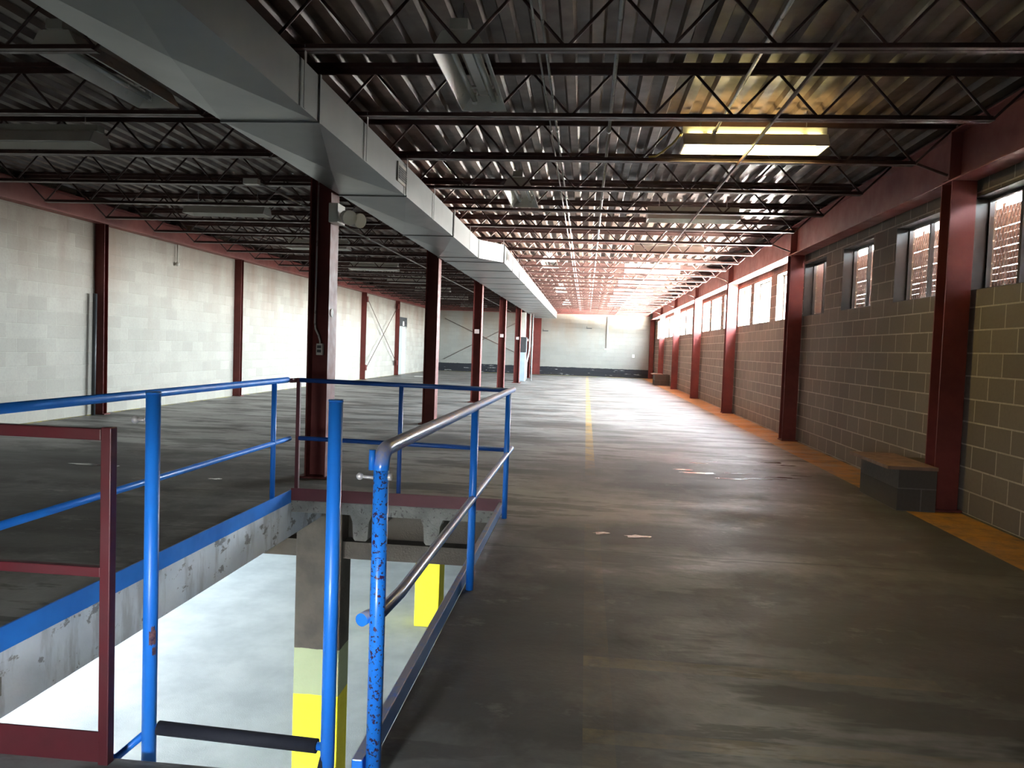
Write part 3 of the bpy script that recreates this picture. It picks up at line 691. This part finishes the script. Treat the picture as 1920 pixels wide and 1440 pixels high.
p = MB().box(-2.396, -2.392, 2.90, 2.975, -.21, -.13).build('mark_patch', 'stem', None); tag(p, 'small pale rectangular patch with scrawled mark on the flaking concrete edge', 'mark')
MB().box(-2.3922, -2.3905, 2.915, 2.935, -.165, -.160).box(-2.3922, -2.3905, 2.932, 2.935, -.185, -.160).box(-2.3922, -2.3905, 2.945, 2.948, -.18, -.15).box(-2.3922, -2.3905, 2.945, 2.962, -.170, -.167).box(-2.3922, -2.3905, 2.958, 2.961, -.19, -.15).build('scrawl', 'darkbox', p)
t = thing('concrete_beam', 'grey-brown concrete ledge beam below the floor at the far side of the opening', 'beam', (-2, 7.2, -.6))
MB().box(-8.1, 3.4, 7.15, 7.50, -.54, -.10).build('stem', 'lowconc', t); MB().box(-8.1, 3.4, 6.98, 7.66, -.70, -.54).build('ledge', 'lowconc', t)
tag(MB().box(-2.635, -2.195, 6.95, 7.25, ZL, -.12).build('concrete_column', 'bandcol', bevel=.012), 'lower floor concrete column banded grey, pale green and yellow', 'column')
tag(MB().box(-2.64, -2.235, 12.3, 12.75, ZL, -.12).build('concrete_column', 'bandcol', bevel=.012), 'yellow painted column farther off on the lower floor', 'column')
struct(MB().box(-10.2, XR+.2, YB, 30, ZL-.1, ZL).build('floor', 'lowfloor'))
struct(MB().box(XR, XR+.2, YB, -.85, ZL, -.10).box(XR, XR+.2, -.10, 30, ZL, -.10).box(XR, XR+.2, -.85, -.10, ZL, -1.6).box(XR, XR+.2, -.85, -.10, -1.15, -.10).build('wall_right', 'lowconc'))  # unseen gap in this wall, added to brighten the left concrete face
portal('added_basement_daylight', (XR+.21, -.475, -1.375), (0, R(90), 0), .45, .75)
struct(MB().box(-10.2, XR, 30, 30.2, ZL, -.10).build('wall_far', 'lowconc'))
# the lower level's left side: unseen wall, its high windows added and sized to light the floor
m = MB(); LX = -10.0
m.box(LX-.2, LX, YB, 30, ZL, -1.72).box(LX-.2, LX, YB, 30, -1.25, -.1); y = YB
LW = ((7.4, 8.9), (10.6, 12.1), (14.0, 15.5))
struct(MB().box(-60, LX-.2, -5.9, 60, ZL-.3, ZL-.1).build('ground', 'lowconc'))  # unseen slab, added to stop light rising through the lower windows
for y0, y1 in LW:
    m.box(LX-.2, LX, y, y0, -1.72, -1.25); y = y1; portal('added_basement_daylight', (LX-.21, (y0+y1)/2, -1.485), (0, R(-90), 0), .47, y1-y0)
m.box(LX-.2, LX, y, 30, -1.72, -1.25)
struct(m.build('wall_left', 'lowconc'))
struct(MB().box(LX-.2, XL-.2, YB, 30, -.1, .1).build('ceiling', 'lowconc'))

# ------------------------------------------------------------------ puddles
def blob(m, cx, cy, rx, ry, seed, z=.0022):
    rnd = random.Random(seed); n = 28; ph = [rnd.uniform(0, 6.28) for _ in range(5)]; b = len(m.v); pts = []
    for k in range(n):
        t = 2*math.pi*k/n; r = 1+sum(.22*math.sin((j+2)*t+ph[j])/(1+.3*j) for j in range(5)); pts.append((cx+rx*r*math.cos(t), cy+ry*r*math.sin(t), z))
    m.prism([(p[0], p[1]) for p in pts], lambda u, v, q: (u, v, q), .0006, z)
def puddle(name, label, blobs, loc):
    t = thing('puddle', label, 'puddle', loc)
    for b in blobs:
        m = MB(); blob(m, *b); m.build('water_patch', 'wet', t)
puddle('puddle', 'broken shiny puddle in the dark middle of the right aisle', [(cx, cy, rx, ry, i) for i, (cx, cy, rx, ry) in enumerate(((1.30, 8.75, .20, .04), (1.62, 8.45, .16, .035), (1.95, 8.55, .20, .04), (2.2, 8.7, .14, .04), (1.75, 8.85, .12, .03), (1.15, 8.95, .10, .03), (2.35, 9.9, .18, .04), (2.5, 9.7, .09, .03), (1.42, 9.55, .08, .03), (1.60, 9.75, .06, .02), (2.05, 9.2, .07, .02), (2.45, 8.9, .10, .02)))], (1.8, 8.9, 0))
puddle('puddle', 'tiny pale wet spot on the floor beside the faded centre line, left of a pair', [(.16, 5.62, .055, .035, 31)], (.16, 5.62, 0))
puddle('puddle', 'tiny pale wet spot on the open floor, right of a pair', [(.42, 5.58, .08, .04, 32)], (.42, 5.58, 0))
puddle('puddle', 'scattered wet patches in the dark stain left of the opening', [(-4.9, 7.3, .22, .05, 41), (-3.9, 6.9, .10, .04, 42), (-3.4, 6.9, .05, .03, 43)], (-4.2, 7.1, 0))
